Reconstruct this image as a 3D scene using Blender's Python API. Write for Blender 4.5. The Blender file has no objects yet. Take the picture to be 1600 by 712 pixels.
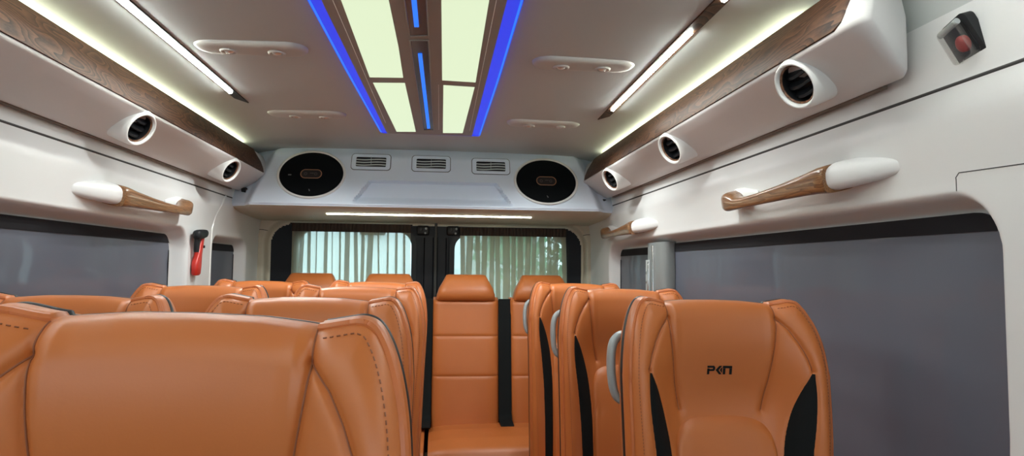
import bpy, bmesh, math, random
import numpy as np
from mathutils import Vector, Matrix

random.seed(4)
SC = bpy.context.scene
COL = SC.collection
PI = math.pi

# ------------------------------------------------------------------ materials
def new_mat(name):
    m = bpy.data.materials.new(name); m.use_nodes = True
    nt = m.node_tree
    return m, nt, nt.nodes['Principled BSDF']

def bump(nt, bsdf, scale, strength, dist=.002, detail=3, coord='Object', stretch=None):
    tc = nt.nodes.new('ShaderNodeTexCoord')
    nz = nt.nodes.new('ShaderNodeTexNoise'); nz.inputs['Scale'].default_value = scale; nz.inputs['Detail'].default_value = detail
    bp = nt.nodes.new('ShaderNodeBump'); bp.inputs['Strength'].default_value = strength; bp.inputs['Distance'].default_value = dist
    if stretch:
        mp = nt.nodes.new('ShaderNodeMapping'); mp.inputs['Scale'].default_value = stretch
        nt.links.new(tc.outputs[coord], mp.inputs[0]); nt.links.new(mp.outputs[0], nz.inputs['Vector'])
    else:
        nt.links.new(tc.outputs[coord], nz.inputs['Vector'])
    nt.links.new(nz.outputs['Fac'], bp.inputs['Height']); nt.links.new(bp.outputs[0], bsdf.inputs['Normal'])
    return nz

def plain(name, col, rough=.5, metal=0, coat=0, b=None, spec=.5):
    m, nt, p = new_mat(name)
    p.inputs['Base Color'].default_value = (*col, 1); p.inputs['Roughness'].default_value = rough
    p.inputs['Metallic'].default_value = metal; p.inputs['Coat Weight'].default_value = coat
    p.inputs['Specular IOR Level'].default_value = spec
    if b: bump(nt, p, *b)
    return m

def varied(name, c1, c2, scale, rough=.5, b=None, stretch=None, coat=0):
    m, nt, p = new_mat(name)
    p.inputs['Roughness'].default_value = rough; p.inputs['Coat Weight'].default_value = coat
    tc = nt.nodes.new('ShaderNodeTexCoord'); nz = nt.nodes.new('ShaderNodeTexNoise'); nz.inputs['Scale'].default_value = scale
    if stretch:
        mp = nt.nodes.new('ShaderNodeMapping'); mp.inputs['Scale'].default_value = stretch
        nt.links.new(tc.outputs['Object'], mp.inputs[0]); nt.links.new(mp.outputs[0], nz.inputs['Vector'])
    else: nt.links.new(tc.outputs['Object'], nz.inputs['Vector'])
    rp = nt.nodes.new('ShaderNodeValToRGB'); rp.color_ramp.elements[0].color = (*c1, 1); rp.color_ramp.elements[1].color = (*c2, 1)
    rp.color_ramp.elements[0].position = .35; rp.color_ramp.elements[1].position = .65
    nt.links.new(nz.outputs['Fac'], rp.inputs[0]); nt.links.new(rp.outputs[0], p.inputs['Base Color'])
    if b: bump(nt, p, *b)
    return m

def glow(name, col, strength):
    m, nt, p = new_mat(name)
    p.inputs['Base Color'].default_value = (.02, .02, .02, 1)
    p.inputs['Emission Color'].default_value = (*col, 1); p.inputs['Emission Strength'].default_value = strength
    return m

def wood(name, dark, mid, light, ring_scale, stretch, bands=12, rough=.3, coat=.35):
    m, nt, p = new_mat(name)
    tc = nt.nodes.new('ShaderNodeTexCoord'); mp = nt.nodes.new('ShaderNodeMapping'); mp.inputs['Scale'].default_value = stretch
    nt.links.new(tc.outputs['Object'], mp.inputs[0])
    n1 = nt.nodes.new('ShaderNodeTexNoise'); n1.inputs['Scale'].default_value = ring_scale; n1.inputs['Detail'].default_value = 1.2; n1.inputs['Roughness'].default_value = .35
    nt.links.new(mp.outputs[0], n1.inputs['Vector'])
    mul = nt.nodes.new('ShaderNodeMath'); mul.operation = 'MULTIPLY'; mul.inputs[1].default_value = bands
    nt.links.new(n1.outputs['Fac'], mul.inputs[0])
    fr = nt.nodes.new('ShaderNodeMath'); fr.operation = 'FRACT'
    nt.links.new(mul.outputs[0], fr.inputs[0])
    n2 = nt.nodes.new('ShaderNodeTexNoise'); n2.inputs['Scale'].default_value = ring_scale * 14; n2.inputs['Detail'].default_value = 4
    nt.links.new(mp.outputs[0], n2.inputs['Vector'])
    sc = nt.nodes.new('ShaderNodeMath'); sc.operation = 'MULTIPLY_ADD'; sc.inputs[1].default_value = .55
    nt.links.new(n2.outputs['Fac'], sc.inputs[0])
    s2 = nt.nodes.new('ShaderNodeMath'); s2.operation = 'MULTIPLY'; s2.inputs[1].default_value = .55
    nt.links.new(fr.outputs[0], s2.inputs[0]); nt.links.new(s2.outputs[0], sc.inputs[2])
    rp = nt.nodes.new('ShaderNodeValToRGB'); e = rp.color_ramp.elements
    e[0].position = .22; e[0].color = (*dark, 1); e[1].position = .85; e[1].color = (*light, 1)
    k = e.new(.5); k.color = (*mid, 1)
    nt.links.new(sc.outputs[0], rp.inputs[0]); nt.links.new(rp.outputs[0], p.inputs['Base Color'])
    p.inputs['Roughness'].default_value = rough; p.inputs['Coat Weight'].default_value = coat; p.inputs['Coat Roughness'].default_value = .1; p.inputs['Specular IOR Level'].default_value = .25
    return m

LEATHER = varied('tan_leather', (.50, .143, .033), (.53, .155, .038), 6, .40, (420, .10, .0006))
LEATHER_DK = varied('tan_leather_piping', (.49, .136, .038), (.52, .148, .044), 20, .42)
BLACKFAB = plain('black_fabric', (.006, .0075, .008), .8, b=(900, .3, .0008), spec=.2)
BLACKZIP = plain('black_zip', (.012, .012, .013), .5)
SHELL = plain('grey_seat_shell', (.16, .165, .17), .5)
PLASTIC = plain('cream_plastic', (.69, .67, .64), .36, b=(700, .05, .0004))
DUCTP = plain('duct_plastic', (.64, .625, .62), .40, b=(700, .06, .0004))
RIMP = plain('rim_plastic', (.78, .78, .76), .3)
WALLP = plain('wall_plastic', (.70, .70, .695), .38, b=(500, .06, .0005))
CEILP = plain('ceiling_lining', (.50, .525, .515), .55, b=(600, .12, .0006))
CONSP = plain('console_plastic', (.30, .275, .25), .45)
BULKP = plain('housing_silver_paint', (.68, .755, .86), .32, .0, b=(600, .05, .0004))
REARP = plain('rear_trim_plastic', (.58, .54, .43), .45)
BLACKP = plain('black_plastic', (.009, .010, .012), .45, spec=.35)
DOORP = plain('rear_door_plastic', (.009, .011, .016), .5, spec=.3)
SEAMM = plain('seam_shadow_gap', (.05, .05, .05), .7)
GAPM = plain('brown_gap_seal', (.14, .10, .075), .7)
GREYT = plain('grey_pillar_paint', (.22, .235, .235), .35)
HANDLEG = plain('grey_handle_plastic', (.42, .45, .45), .4)
SHADEM = varied('grey_shade_cloth', (.088, .098, .130), (.101, .112, .146), 3, .5, (1200, .25, .0006), coat=.25)
GLASSD = plain('dark_tinted_glass', (.015, .017, .02), .08)
RED = plain('red_plastic', (.55, .03, .02), .35)
MESHB = plain('speaker_mesh', (.006, .007, .008), .9, b=(1500, .5, .001), spec=.05)
COPPER = plain('copper_trim', (.55, .30, .18), .3, metal=.8)
CHROME = plain('satin_metal', (.6, .6, .6), .25, metal=1)
FLOORM = varied('grey_vinyl', (.10, .10, .10), (.14, .135, .13), 30, .5)
MARK = plain('grey_print', (.13, .13, .13), .6)
WOODS = wood('walnut_veneer', (.014, .006, .003), (.060, .025, .012), (.120, .055, .027), 2.0, (5, 2.2, 9), 15, .55, .0)
WOODG = wood('handle_wood', (.10, .040, .016), (.20, .092, .038), (.29, .145, .063), 3, (26, 1.1, 26), 7, .28)
WOODR = wood('vent_ring_wood', (.07, .03, .016), (.16, .075, .04), (.25, .12, .07), 8, (3, 3, 3), 5)
PANELG = glow('light_panel_diffuser', (.78, .91, .63), .60)
LEDW = glow('white_led', (.95, 1, .93), 44)
COVEG = glow('warm_cove_led', (.96, 1, .70), 14)
BARG = glow('rear_bar_led', (.98, 1, .78), 13)
BLUEG = glow('blue_led', (.018, .045, .78), .64)
BLUEB = glow('bright_blue_led', (.012, .17, 1.0), .78)
LAMPG = plain('reading_lamp_lens', (.75, .72, .68), .12, metal=.6)

def clear(name, tint=(1, 1, 1), mixf=.88, rough=.03):
    m, nt, p = new_mat(name)
    out = nt.nodes['Material Output']
    tr = nt.nodes.new('ShaderNodeBsdfTransparent'); tr.inputs[0].default_value = (*tint, 1)
    gl = nt.nodes.new('ShaderNodeBsdfGlossy'); gl.inputs['Roughness'].default_value = rough
    mx = nt.nodes.new('ShaderNodeMixShader'); mx.inputs[0].default_value = 1 - mixf
    nt.links.new(tr.outputs[0], mx.inputs[1]); nt.links.new(gl.outputs[0], mx.inputs[2]); nt.links.new(mx.outputs[0], out.inputs[0])
    return m
GLASS = clear('rear_window_glass', (.84, .95, .93), .96)
CLEARP = clear('clear_cover', (.97, .97, .96), .90, .06)

def sheer(name):
    m, nt, p = new_mat(name)
    out = nt.nodes['Material Output']; p.inputs['Base Color'].default_value = (.50, .46, .35, 1); p.inputs['Roughness'].default_value = .8
    tl = nt.nodes.new('ShaderNodeBsdfTranslucent'); tl.inputs[0].default_value = (.56, .52, .40, 1)
    tr = nt.nodes.new('ShaderNodeBsdfTransparent')
    m1 = nt.nodes.new('ShaderNodeMixShader'); m1.inputs[0].default_value = .5
    nt.links.new(p.outputs[0], m1.inputs[1]); nt.links.new(tl.outputs[0], m1.inputs[2])
    lw = nt.nodes.new('ShaderNodeLayerWeight'); lw.inputs['Blend'].default_value = .35
    mr = nt.nodes.new('ShaderNodeMapRange'); mr.inputs['From Min'].default_value = 0; mr.inputs['From Max'].default_value = .8
    mr.inputs['To Min'].default_value = .62; mr.inputs['To Max'].default_value = .97
    nt.links.new(lw.outputs['Facing'], mr.inputs[0])
    m2 = nt.nodes.new('ShaderNodeMixShader')
    nt.links.new(mr.outputs[0], m2.inputs[0]); nt.links.new(tr.outputs[0], m2.inputs[1]); nt.links.new(m1.outputs[0], m2.inputs[2])
    nt.links.new(m2.outputs[0], out.inputs[0])
    return m
SHEER = sheer('sheer_curtain')
HEADER = plain('curtain_header', (.045, .030, .022), .8)

# ------------------------------------------------------------------ helpers
def wpos(o):
    v = Vector((0, 0, 0))
    while o is not None:
        v += o.location; o = o.parent
    return v

def mesh(name, verts, faces, mat, parent=None, smooth=True, sharp=40, local=False, mats=None, fm=None):
    me = bpy.data.meshes.new(name)
    v = [tuple(map(float, p)) for p in verts]
    if parent is not None and not local:
        w = wpos(parent); v = [(a - w.x, b - w.y, c - w.z) for a, b, c in v]
    me.from_pydata(v, [], faces)
    bm = bmesh.new(); bm.from_mesh(me)
    bmesh.ops.remove_doubles(bm, verts=bm.verts, dist=1e-6)
    bmesh.ops.recalc_face_normals(bm, faces=bm.faces)
    bm.to_mesh(me); bm.free()
    me.materials.append(mat)
    if smooth:
        me.polygons.foreach_set('use_smooth', [True] * len(me.polygons))
        me.set_sharp_from_angle(angle=math.radians(sharp))
    o = bpy.data.objects.new(name, me); COL.objects.link(o)
    if parent is not None: o.parent = parent
    return o

def thing(name, label, cat, loc=(0, 0, 0), group=None):
    o = bpy.data.objects.new(name, None); COL.objects.link(o); o.location = loc; o.empty_display_size = .05
    tag(o, label, cat, group); return o
def tag(o, label, cat, group=None):
    o['label'] = label; o['category'] = cat
    if group: o['group'] = group
    return o
def struct(o, label=None):
    o['kind'] = 'structure'
    if label: o['label'] = label
    return o
def lab(o, s): o['label'] = s; return o

class MB:
    """collects geometry of one part"""
    def __init__(s): s.v = []; s.f = []
    def add(s, v, f):
        n = len(s.v); s.v += [tuple(map(float, p)) for p in v]; s.f += [tuple(i + n for i in q) for q in f]; return s
    def build(s, name, mat, parent=None, **k): return mesh(name, s.v, s.f, mat, parent, **k)

def grid(P, closeu=False, closev=False):
    nu, nv = len(P), len(P[0]); v = [p for r in P for p in r]; f = []
    for i in range(nu if closeu else nu - 1):
        for j in range(nv if closev else nv - 1):
            a = i * nv + j; b = ((i + 1) % nu) * nv + j; c = ((i + 1) % nu) * nv + (j + 1) % nv; d = i * nv + (j + 1) % nv
            f.append((a, b, c, d))
    return v, f

def loft(rings, cap=True):
    v, f = grid(rings, closev=True); n = len(rings[0])
    if cap:
        f.append(tuple(range(n))[::-1]); f.append(tuple(range((len(rings) - 1) * n, len(rings) * n)))
    return v, f

def ring(c, u, w, n=20, e=2.0):
    """superellipse ring around centre c with half axes u, w"""
    c = Vector(c); u = Vector(u); w = Vector(w); out = []
    for k in range(n):
        a = 2 * PI * k / n; ca, sa = math.cos(a), math.sin(a)
        out.append(tuple(c + u * math.copysign(abs(ca) ** (2 / e), ca) + w * math.copysign(abs(sa) ** (2 / e), sa)))
    return out

def tube(path, r, n=8, closed=False, cap=True):
    pts = [Vector(p) for p in path]; rings = []
    N = len(pts); prev = None
    for i, p in enumerate(pts):
        if closed: t = pts[(i + 1) % N] - pts[i - 1]
        else: t = pts[min(i + 1, N - 1)] - pts[max(i - 1, 0)]
        t.normalize()
        if prev is None:
            a = Vector((0, 0, 1)) if abs(t.z) < .9 else Vector((1, 0, 0))
            u = t.cross(a).normalized()
        else:
            u = (prev - t * prev.dot(t)).normalized()
        prev = u; w = t.cross(u)
        rr = r(i / (N - 1)) if callable(r) else r
        rings.append([tuple(p + (u * math.cos(2 * PI * k / n) + w * math.sin(2 * PI * k / n)) * rr) for k in range(n)])
    v, f = grid(rings, closeu=closed, closev=True)
    if not closed and cap:
        f.append(tuple(range(n))[::-1]); f.append(tuple(range((N - 1) * n, N * n)))
    return v, f

def rbox(c, s, r=.004, seg=2, rot=None):
    bm = bmesh.new(); bmesh.ops.create_cube(bm, size=1)
    bmesh.ops.scale(bm, vec=s, verts=bm.verts)
    if r: bmesh.ops.bevel(bm, geom=bm.edges[:], offset=r, segments=seg, profile=.5, affect='EDGES')
    if rot is not None: bmesh.ops.transform(bm, matrix=rot.to_4x4(), verts=bm.verts)
    bmesh.ops.translate(bm, vec=c, verts=bm.verts)
    bm.verts.index_update(); v = [tuple(x.co) for x in bm.verts]; f = [tuple(x.index for x in q.verts) for q in bm.faces]; bm.free()
    return v, f

def rrect(x0, x1, z0, z1, r, n=8):
    out = []
    rs = r if isinstance(r, (tuple, list)) else (r,) * 4
    for (cx, cz, a0, q) in ((x1 - rs[0], z1 - rs[0], 0, rs[0]), (x0 + rs[1], z1 - rs[1], PI / 2, rs[1]), (x0 + rs[2], z0 + rs[2], PI, rs[2]), (x1 - rs[3], z0 + rs[3], 1.5 * PI, rs[3])):
        for k in range(n + 1):
            a = a0 + PI / 2 * k / n; out.append((cx + q * math.cos(a), cz + q * math.sin(a)))
    return out

def slab(loop, mp, d0, d1):
    """solid prism from a 2-D loop; mp(a, b, d) -> xyz"""
    n = len(loop)
    v = [mp(a, b, d0) for a, b in loop] + [mp(a, b, d1) for a, b in loop]
    f = [tuple(range(n)), tuple(range(n, 2 * n))[::-1]] + [(i, (i + 1) % n, n + (i + 1) % n, n + i) for i in range(n)]
    return v, f

def frame_of(outer, inner, mp, d0, d1):
    n = len(outer)
    v = [mp(a, b, d0) for a, b in outer] + [mp(a, b, d0) for a, b in inner] + [mp(a, b, d1) for a, b in outer] + [mp(a, b, d1) for a, b in inner]
    f = []
    for i in range(n):
        j = (i + 1) % n
        f += [(i, j, n + j, n + i), (2 * n + i, 3 * n + i, 3 * n + j, 2 * n + j), (i, 2 * n + i, 2 * n + j, j), (n + i, n + j, 3 * n + j, 3 * n + i)]
    return v, f

def copy_tree(o, parent=None):
    c = o.copy(); COL.objects.link(c)
    if parent is not None: c.parent = parent
    for ch in list(o.children): copy_tree(ch, c)
    return c

def sstep(a, b, x):
    t = np.clip((np.asarray(x, float) - a) / (b - a), 0, 1); return t * t * (3 - 2 * t)

def sdrr(y, z, y0, y1, z0, z1, r):
    """signed distance to a rounded rectangle"""
    cy, cz = (y0 + y1) / 2, (z0 + z1) / 2; hy, hz = (y1 - y0) / 2 - r, (z1 - z0) / 2 - r
    qy = np.abs(y - cy) - hy; qz = np.abs(z - cz) - hz
    return np.hypot(np.maximum(qy, 0), np.maximum(qz, 0)) + np.minimum(np.maximum(qy, qz), 0) - r

# ------------------------------------------------------------------ shell
Y0, Y1 = -1.0, 3.92
# window recesses in the side walls: (y0, y1, z0, z1, corner)
WIN_L = [(1.05, 2.84, .70, 1.40, .085), (3.14, 3.66, .70, 1.385, .065)]
WIN_R = [(.985, 3.46, .70, 1.388, .10)]

def axis(segs):
    out = []
    for a, b, st in segs:
        n = max(1, int(round((b - a) / st))); out += list(np.linspace(a, b, n, endpoint=False))
    out.append(segs[-1][1]); return np.array(out)

def make_wall(side, wins, name):
    zz = axis([(0, .64, .08), (.64, 1.28, .012), (1.28, 1.42, .0045), (1.42, 1.60, .012), (1.60, 1.72, .02)])
    yl = [(Y0, .9, .05)]
    yl += [(.9, 1.2, .005), (1.2, 2.68, .02), (2.68, 2.9, .0055), (2.9, 3.08, .02), (3.08, 3.24, .0055), (3.24, 3.40, .02), (3.40, 3.72, .0055), (3.72, Y1 + .03, .02)]
    yy = axis(yl)
    Yg, Zg = np.meshgrid(yy, zz, indexing='ij')
    prof = np.interp(zz, [0, .8, 1.0, 1.42, 1.45, 1.53, 1.545, 1.585, 1.60, 1.72], [.93, .945, .952, .950, .947, .936, .938, .952, .953, .955])
    k = np.array([1, 2, 3, 2, 1.]); k /= k.sum()
    X = np.repeat(prof[None, :], len(yy), 0)
    for (a, b, c, d, r) in wins:
        sd = sdrr(Yg, Zg, a, b, c, d, r)
        X = X + (1 - sstep(-.022, .012, sd)) * .066
    P = [[(side * X[i, j], Yg[i, j], Zg[i, j]) for j in range(len(zz))] for i in range(len(yy))]
    v, f = grid(P)
    return struct(mesh(name, v, f, WALLP, sharp=60))
make_wall(-1, WIN_L, 'wall_left')
make_wall(1, WIN_R, 'wall_right')

# ceiling, one curved lining from wall to wall
cx = [0, .2, .45, .60, .68, .76, .83, .88, .92, .945, .955, .957]
cz = [1.858, 1.857, 1.854, 1.851, 1.849, 1.846, 1.843, 1.836, 1.815, 1.772, 1.72, 1.70]
xs = [-a for a in cx[::-1]] + cx[1:]; zs = cz[::-1] + cz[1:]
yy = np.linspace(Y0, Y1 + .03, 25)
v, f = grid([[(x, y, z) for x, z in zip(xs, zs)] for y in yy])
struct(mesh('ceiling', v, f, CEILP, sharp=80))
v, f = rbox((0, 1.5, -.02), (2.0, 5.2, .04), .003)
struct(mesh('floor', v, f, FLOORM))
# unseen front bulkhead behind the camera, raised to limit daylight entering above it
v, f = rbox((0, Y0 - .02, .62), (1.96, .04, 1.24), .005)
struct(mesh('wall_front', v, f, WALLP))
v, f = rbox((0, Y0 - .02, 1.80), (1.96, .04, .20), .005)
struct(mesh('daylight_header', v, f, CEILP))  # unseen windscreen header, added to narrow the daylight opening

# rear surround with the door opening
OP = (-.905, .915, .2, 1.508, .13)
xa = axis([(-.96, -.94, .01), (-.94, -.76, .006), (-.76, .77, .04), (.77, .94, .006), (.94, .96, .01)])
za = axis([(0, .9, .1), (.9, 1.34, .03), (1.34, 1.54, .006), (1.54, 1.70, .03)])
Xg, Zg = np.meshgrid(xa, za, indexing='ij')
sd = sdrr(Xg, Zg, *OP)
Yg = 3.90 + (1 - sstep(-.004, .02, sd)) * .05
v, f = grid([[(Xg[i, j], Yg[i, j], Zg[i, j]) for j in range(len(za))] for i in range(len(xa))])
keep = []
nz_ = len(za)
for q in f:
    ce = np.mean([v[i] for i in q], axis=0)
    if sdrr(ce[0], ce[2], *OP) > -.012: keep.append(q)
struct(mesh('wall_rear', v, keep, REARP, sharp=60))

# fine seams in the trim
def wall_x(s, y, z):
    x = float(np.interp(z, [0, .8, 1.0, 1.42, 1.45, 1.53, 1.545, 1.585, 1.60, 1.72], [.93, .945, .952, .950, .947, .936, .938, .952, .953, .955]))
    for (a, b, c, d, r) in (WIN_R if s > 0 else WIN_L):
        x += float(1 - sstep(-.022, .012, sdrr(np.array(y), np.array(z), a, b, c, d, r))) * .066
    return x
def on_wall(s, pts, off=0.0):
    out = []
    for p, q in zip(pts[:-1], pts[1:]):
        for k in range(8):
            y = p[0] + (q[0] - p[0]) * k / 8; z = p[1] + (q[1] - p[1]) * k / 8; out.append((s * (wall_x(s, y, z) - off), y, z))
    y, z = pts[-1]; out.append((s * (wall_x(s, y, z) - off), y, z)); return out
def seam(name, path, r=.0022, mat=SEAMM):
    v, f = tube(path, r, 6); return struct(mesh(name, v, f, mat))
for s, n in ((-1, 'trim_1'), (1, 'trim_2')):
    seam(n, [(s * .9525, y, 1.587) for y in np.linspace(-.9, 3.72, 40)], .0035)
seam('trim_3', on_wall(1, [(1.066, 1.400), (1.066, 1.424), (1.058, 1.431), (.93, 1.427), (.6, 1.424)]), .0009)
seam('trim_4', [(-.953, 3.12, 1.0), (-.9525, 3.12, 1.30), (-.951, 3.125, 1.42), (-.9475, 3.15, 1.48), (-.9385, 3.20, 1.53), (-.9445, 3.255, 1.562), (-.9505, 3.30, 1.583)], .006, RIMP)
seam('trim_5', [(-.955, 3.90, 1.46), (-.952, 3.8985, 1.46), (-.93, 3.898, 1.46), (-.90, 3.902, 1.455)], .002)
seam('trim_6', [(.955, 3.90, 1.46), (.952, 3.8985, 1.46), (.93, 3.898, 1.46), (.905, 3.902, 1.455)], .002)

# ------------------------------------------------------------------ windows with grey shades
def side_map(s):
    return lambda a, b, d: (s * d, a, b)
def window(n, s, y0, y1, z0, z1, r):
    w = bpy.data.objects.new('window_%d' % n, None); COL.objects.link(w); w.location = (s * 1.012, (y0 + y1) / 2, z0); struct(w)
    lo = rrect(y0 + .012, y1 - .012, z0 + .012, z1 - .012, r); li = rrect(y0 + .028, y1 - .028, z0 + .028, z1 - .028, max(r - .012, .01))
    v, f = frame_of(lo, li, side_map(s), 1.0165, 1.026); mesh('rubber_seal', v, f, BLACKP, w)
    v, f = slab(lo, side_map(s), 1.026, 1.031); mesh('pane', v, f, GLASSD, w)
window(1, -1, *WIN_L[0]); window(2, -1, *WIN_L[1])
window(3, 1, WIN_R[0][0], 2.70, *WIN_R[0][2:]); window(4, 1, 2.80, WIN_R[0][1], *WIN_R[0][2:])

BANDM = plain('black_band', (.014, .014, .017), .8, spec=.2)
def shade(s, y0, y1, z0, z1, r, label, lay):
    t = thing('window_shade', label, 'window shade', (s * 1.007, (y0 + y1) / 2, z0), 'grey cloth shades over the side windows')
    rs = r if isinstance(r, tuple) else (r,) * 4
    ny = max(8, int((y1 - y0) / .03)); loop = rrect(y0, y1, z0, z1, rs)
    # gently rippled cloth cut to the rounded window outline
    front = []; ys = np.linspace(y0, y1, ny); rows = 22
    def lim(y):
        a, b = z0, z1
        for (cy, q, sg) in ((y1 - rs[0], rs[0], 1), (y0 + rs[1], rs[1], -1)):
            d = (y - cy) * sg
            if d > 0: b = min(b, z1 - q + math.sqrt(max(q * q - d * d, 0)))
        return a, b
    ex = [y0 + rs[1] * (1 - math.cos(k * PI / 20)) for k in range(0, 11)] + [y1 - rs[0] * (1 - math.cos(k * PI / 20)) for k in range(0, 11)]
    ys = sorted(set([round(q, 5) for q in list(ys) + ex]))
    def surf(y, z, d): return (s * (d + .0012 * math.sin(z * 55 + 2 * math.sin(y * 3)) * math.sin(y * 2.3 + 1)), y, z)
    P = []; Q = []
    for y in ys:
        a, b = lim(y); P.append([surf(y, a + (b - a) * k / rows, 1.006) for k in range(rows + 1)]); Q.append([surf(y, a + (b - a) * k / rows, 1.009) for k in range(rows + 1)])
    m = MB(); m.add(*grid(P)); m.add(*grid(Q))
    for edge in (lambda A: [r_[0] for r_ in A], lambda A: [r_[-1] for r_ in A], lambda A: A[0], lambda A: A[-1]):
        m.add(*grid([edge(P), edge(Q)]))
    m.build('shade_cloth', SHADEM, t, sharp=60)
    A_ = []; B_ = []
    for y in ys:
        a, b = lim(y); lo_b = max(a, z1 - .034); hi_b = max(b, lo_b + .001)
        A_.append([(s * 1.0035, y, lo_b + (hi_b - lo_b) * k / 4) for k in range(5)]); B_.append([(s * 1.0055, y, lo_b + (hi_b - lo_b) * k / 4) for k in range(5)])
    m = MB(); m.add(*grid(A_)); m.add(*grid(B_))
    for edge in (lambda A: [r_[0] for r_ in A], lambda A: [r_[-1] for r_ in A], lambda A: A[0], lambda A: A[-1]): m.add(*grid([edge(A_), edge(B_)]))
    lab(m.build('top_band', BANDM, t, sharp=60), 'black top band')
    for yy_ in lay:
        v, f = tube([(s * 1.005, yy_, z0), (s * 1.005, yy_, z1 - max(rs) - .002)], .0025, 6); mesh('guide_wire', v, f, BLACKP, t)
    return t
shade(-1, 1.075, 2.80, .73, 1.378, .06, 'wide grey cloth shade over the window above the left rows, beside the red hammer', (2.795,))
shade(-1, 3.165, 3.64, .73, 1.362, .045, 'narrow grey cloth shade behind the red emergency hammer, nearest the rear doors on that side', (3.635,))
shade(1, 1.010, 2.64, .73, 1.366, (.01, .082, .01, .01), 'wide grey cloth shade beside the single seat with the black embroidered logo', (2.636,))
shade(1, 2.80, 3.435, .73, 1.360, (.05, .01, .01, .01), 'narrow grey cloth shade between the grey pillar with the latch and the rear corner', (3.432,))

# grey sliding-door pillar with latch plate
t = thing('door_pillar', 'glossy grey pillar between the two grey shades on the window side wall', 'pillar', (.965, 2.74, .85))
v, f = loft([ring((.986, 2.73, z), (.033, 0, 0), (0, .115, 0), 28, 4) for z in (.70, 1.0, 1.2, 1.372)]); mesh('column', v, f, GREYT, t, sharp=50)
v, f = rbox((.951, 2.735, 1.11), (.006, .012, .5), .002); mesh('edge_bead', v, f, CHROME, t)
t = thing('latch_plate', 'small metal latch plate with screws on the grey pillar', 'latch', (.952, 2.80, 1.12))
v, f = rbox((.9505, 2.80, 1.20), (.005, .052, .20), .002); mesh('plate', v, f, HANDLEG, t)
v, f = rbox((.9465, 2.785, 1.20), (.006, .010, .185), .002); mesh('strike_bar', v, f, CHROME, t)
for z in (1.245, 1.205, 1.16):
    v, f = loft([ring((x, 2.812, z), (0, r, 0), (0, 0, r), 12) for x, r in ((.949, .006), (.946, .006), (.9455, .003))]); mesh('screw', v, f, CHROME, t)

# ------------------------------------------------------------------ overhead ducts
def duct(s, ya, yb, label, end_cap):
    t = thing('air_duct', label, 'air duct', (s * .87, (ya + yb) / 2, 1.62), 'overhead air ducts along the side walls')
    # closed profile: lip, wood seat, sloping panel, rolled lower edge, back
    pr = [(.915, 1.785), (.885, 1.798), (.860, 1.812), (.845, 1.8175), (.836, 1.812), (.822, 1.790), (.802, 1.757), (.794, 1.735), (.788, 1.710), (.7865, 1.7015), (.791, 1.694), (.82, 1.677), (.86, 1.654), (.90, 1.635),
          (.924, 1.6255), (.930, 1.626), (.934, 1.632), (.935, 1.66), (.933, 1.74)]
    ys = [0, .0008, .003, .007, .012, .018, .026, .035, .055, .09, .14] + list(np.linspace(.2, yb - ya, 20))
    rings = []
    for d in ys:
        # the end face draws back towards the wall, with a soft rolled edge
        rr = min(d / .035, 1); cl = (1 - math.sqrt(max(1 - (1 - rr) ** 2, 0))) if end_cap else 0
        row = []
        for a, b in pr:
            sh_ = max(0, a - .785) * .42 * max(0, 1 - d / .5) if end_cap else 0
            row.append((s * (.872 + (a - .872) * (1 - .30 * cl)), ya + d + sh_, 1.715 + (b - 1.715) * (1 - .30 * cl)))
        rings.append(row)
    v, f = loft(rings); mesh('duct_body', v, f, DUCTP, t, sharp=50)
    # veneer strip with rounded front end
    wp = [(.8455, 1.8195), (.835, 1.8165), (.821, 1.793), (.800, 1.759), (.7965, 1.750), (.788, 1.728), (.7835, 1.7055)]
    y0 = ya + (.045 if end_cap else 0)
    P = []
    for k, y in enumerate([y0, y0 + .004, y0 + .012, y0 + .03] + list(np.linspace(y0 + .06, yb - .18, 40))):
        d = min((y - y0) / .03, 1) if end_cap else 1; q = math.sqrt(max(1 - (1 - d) ** 2, 0)) * .8 + .2
        lo = (.806, 1.768)
        P.append([(s * (lo[0] + (a - lo[0]) * q), y + (max(0, a - .785) * .42 * max(0, 1 - (y - ya) / .5) if end_cap else 0), lo[1] + (b - lo[1]) * q) for a, b in wp])
    Q = [[(x + s * .006, y, z - .002) for x, y, z in r] for r in P]
    m = MB(); m.add(*grid(P)); m.add(*grid(Q))
    m.add(*grid([[r[0] for r in P], [r[0] for r in Q]])); m.add(*grid([[r[-1] for r in P], [r[-1] for r in Q]])); m.add(*grid([P[0], Q[0]])); m.add(*grid([P[-1], Q[-1]]))
    lab(m.build('veneer_strip', WOODS, t, sharp=25), 'glossy walnut veneer strip')
    v, f = rbox((s * .938, (ya + yb) / 2 - .01, 1.626), (.014, yb - ya - .32, .008), .002); mesh('shadow_gap_seal', v, f, GAPM, t)
    # warm strip light tucked behind the lip
    v, f = rbox((s * .877, (ya + yb) / 2 + .04, 1.8245), (.003, yb - ya - .56, .011), .0005); mesh('cove_light', v, f, COVEG, t)
    return t
duct(-1, .92, 3.50, 'cream overhead duct with walnut strip, along the wall with the red hammer', True)
duct(1, 1.08, 3.50, 'cream overhead duct with walnut strip, above the single seats, ending near the clear-covered switch', True)

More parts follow.
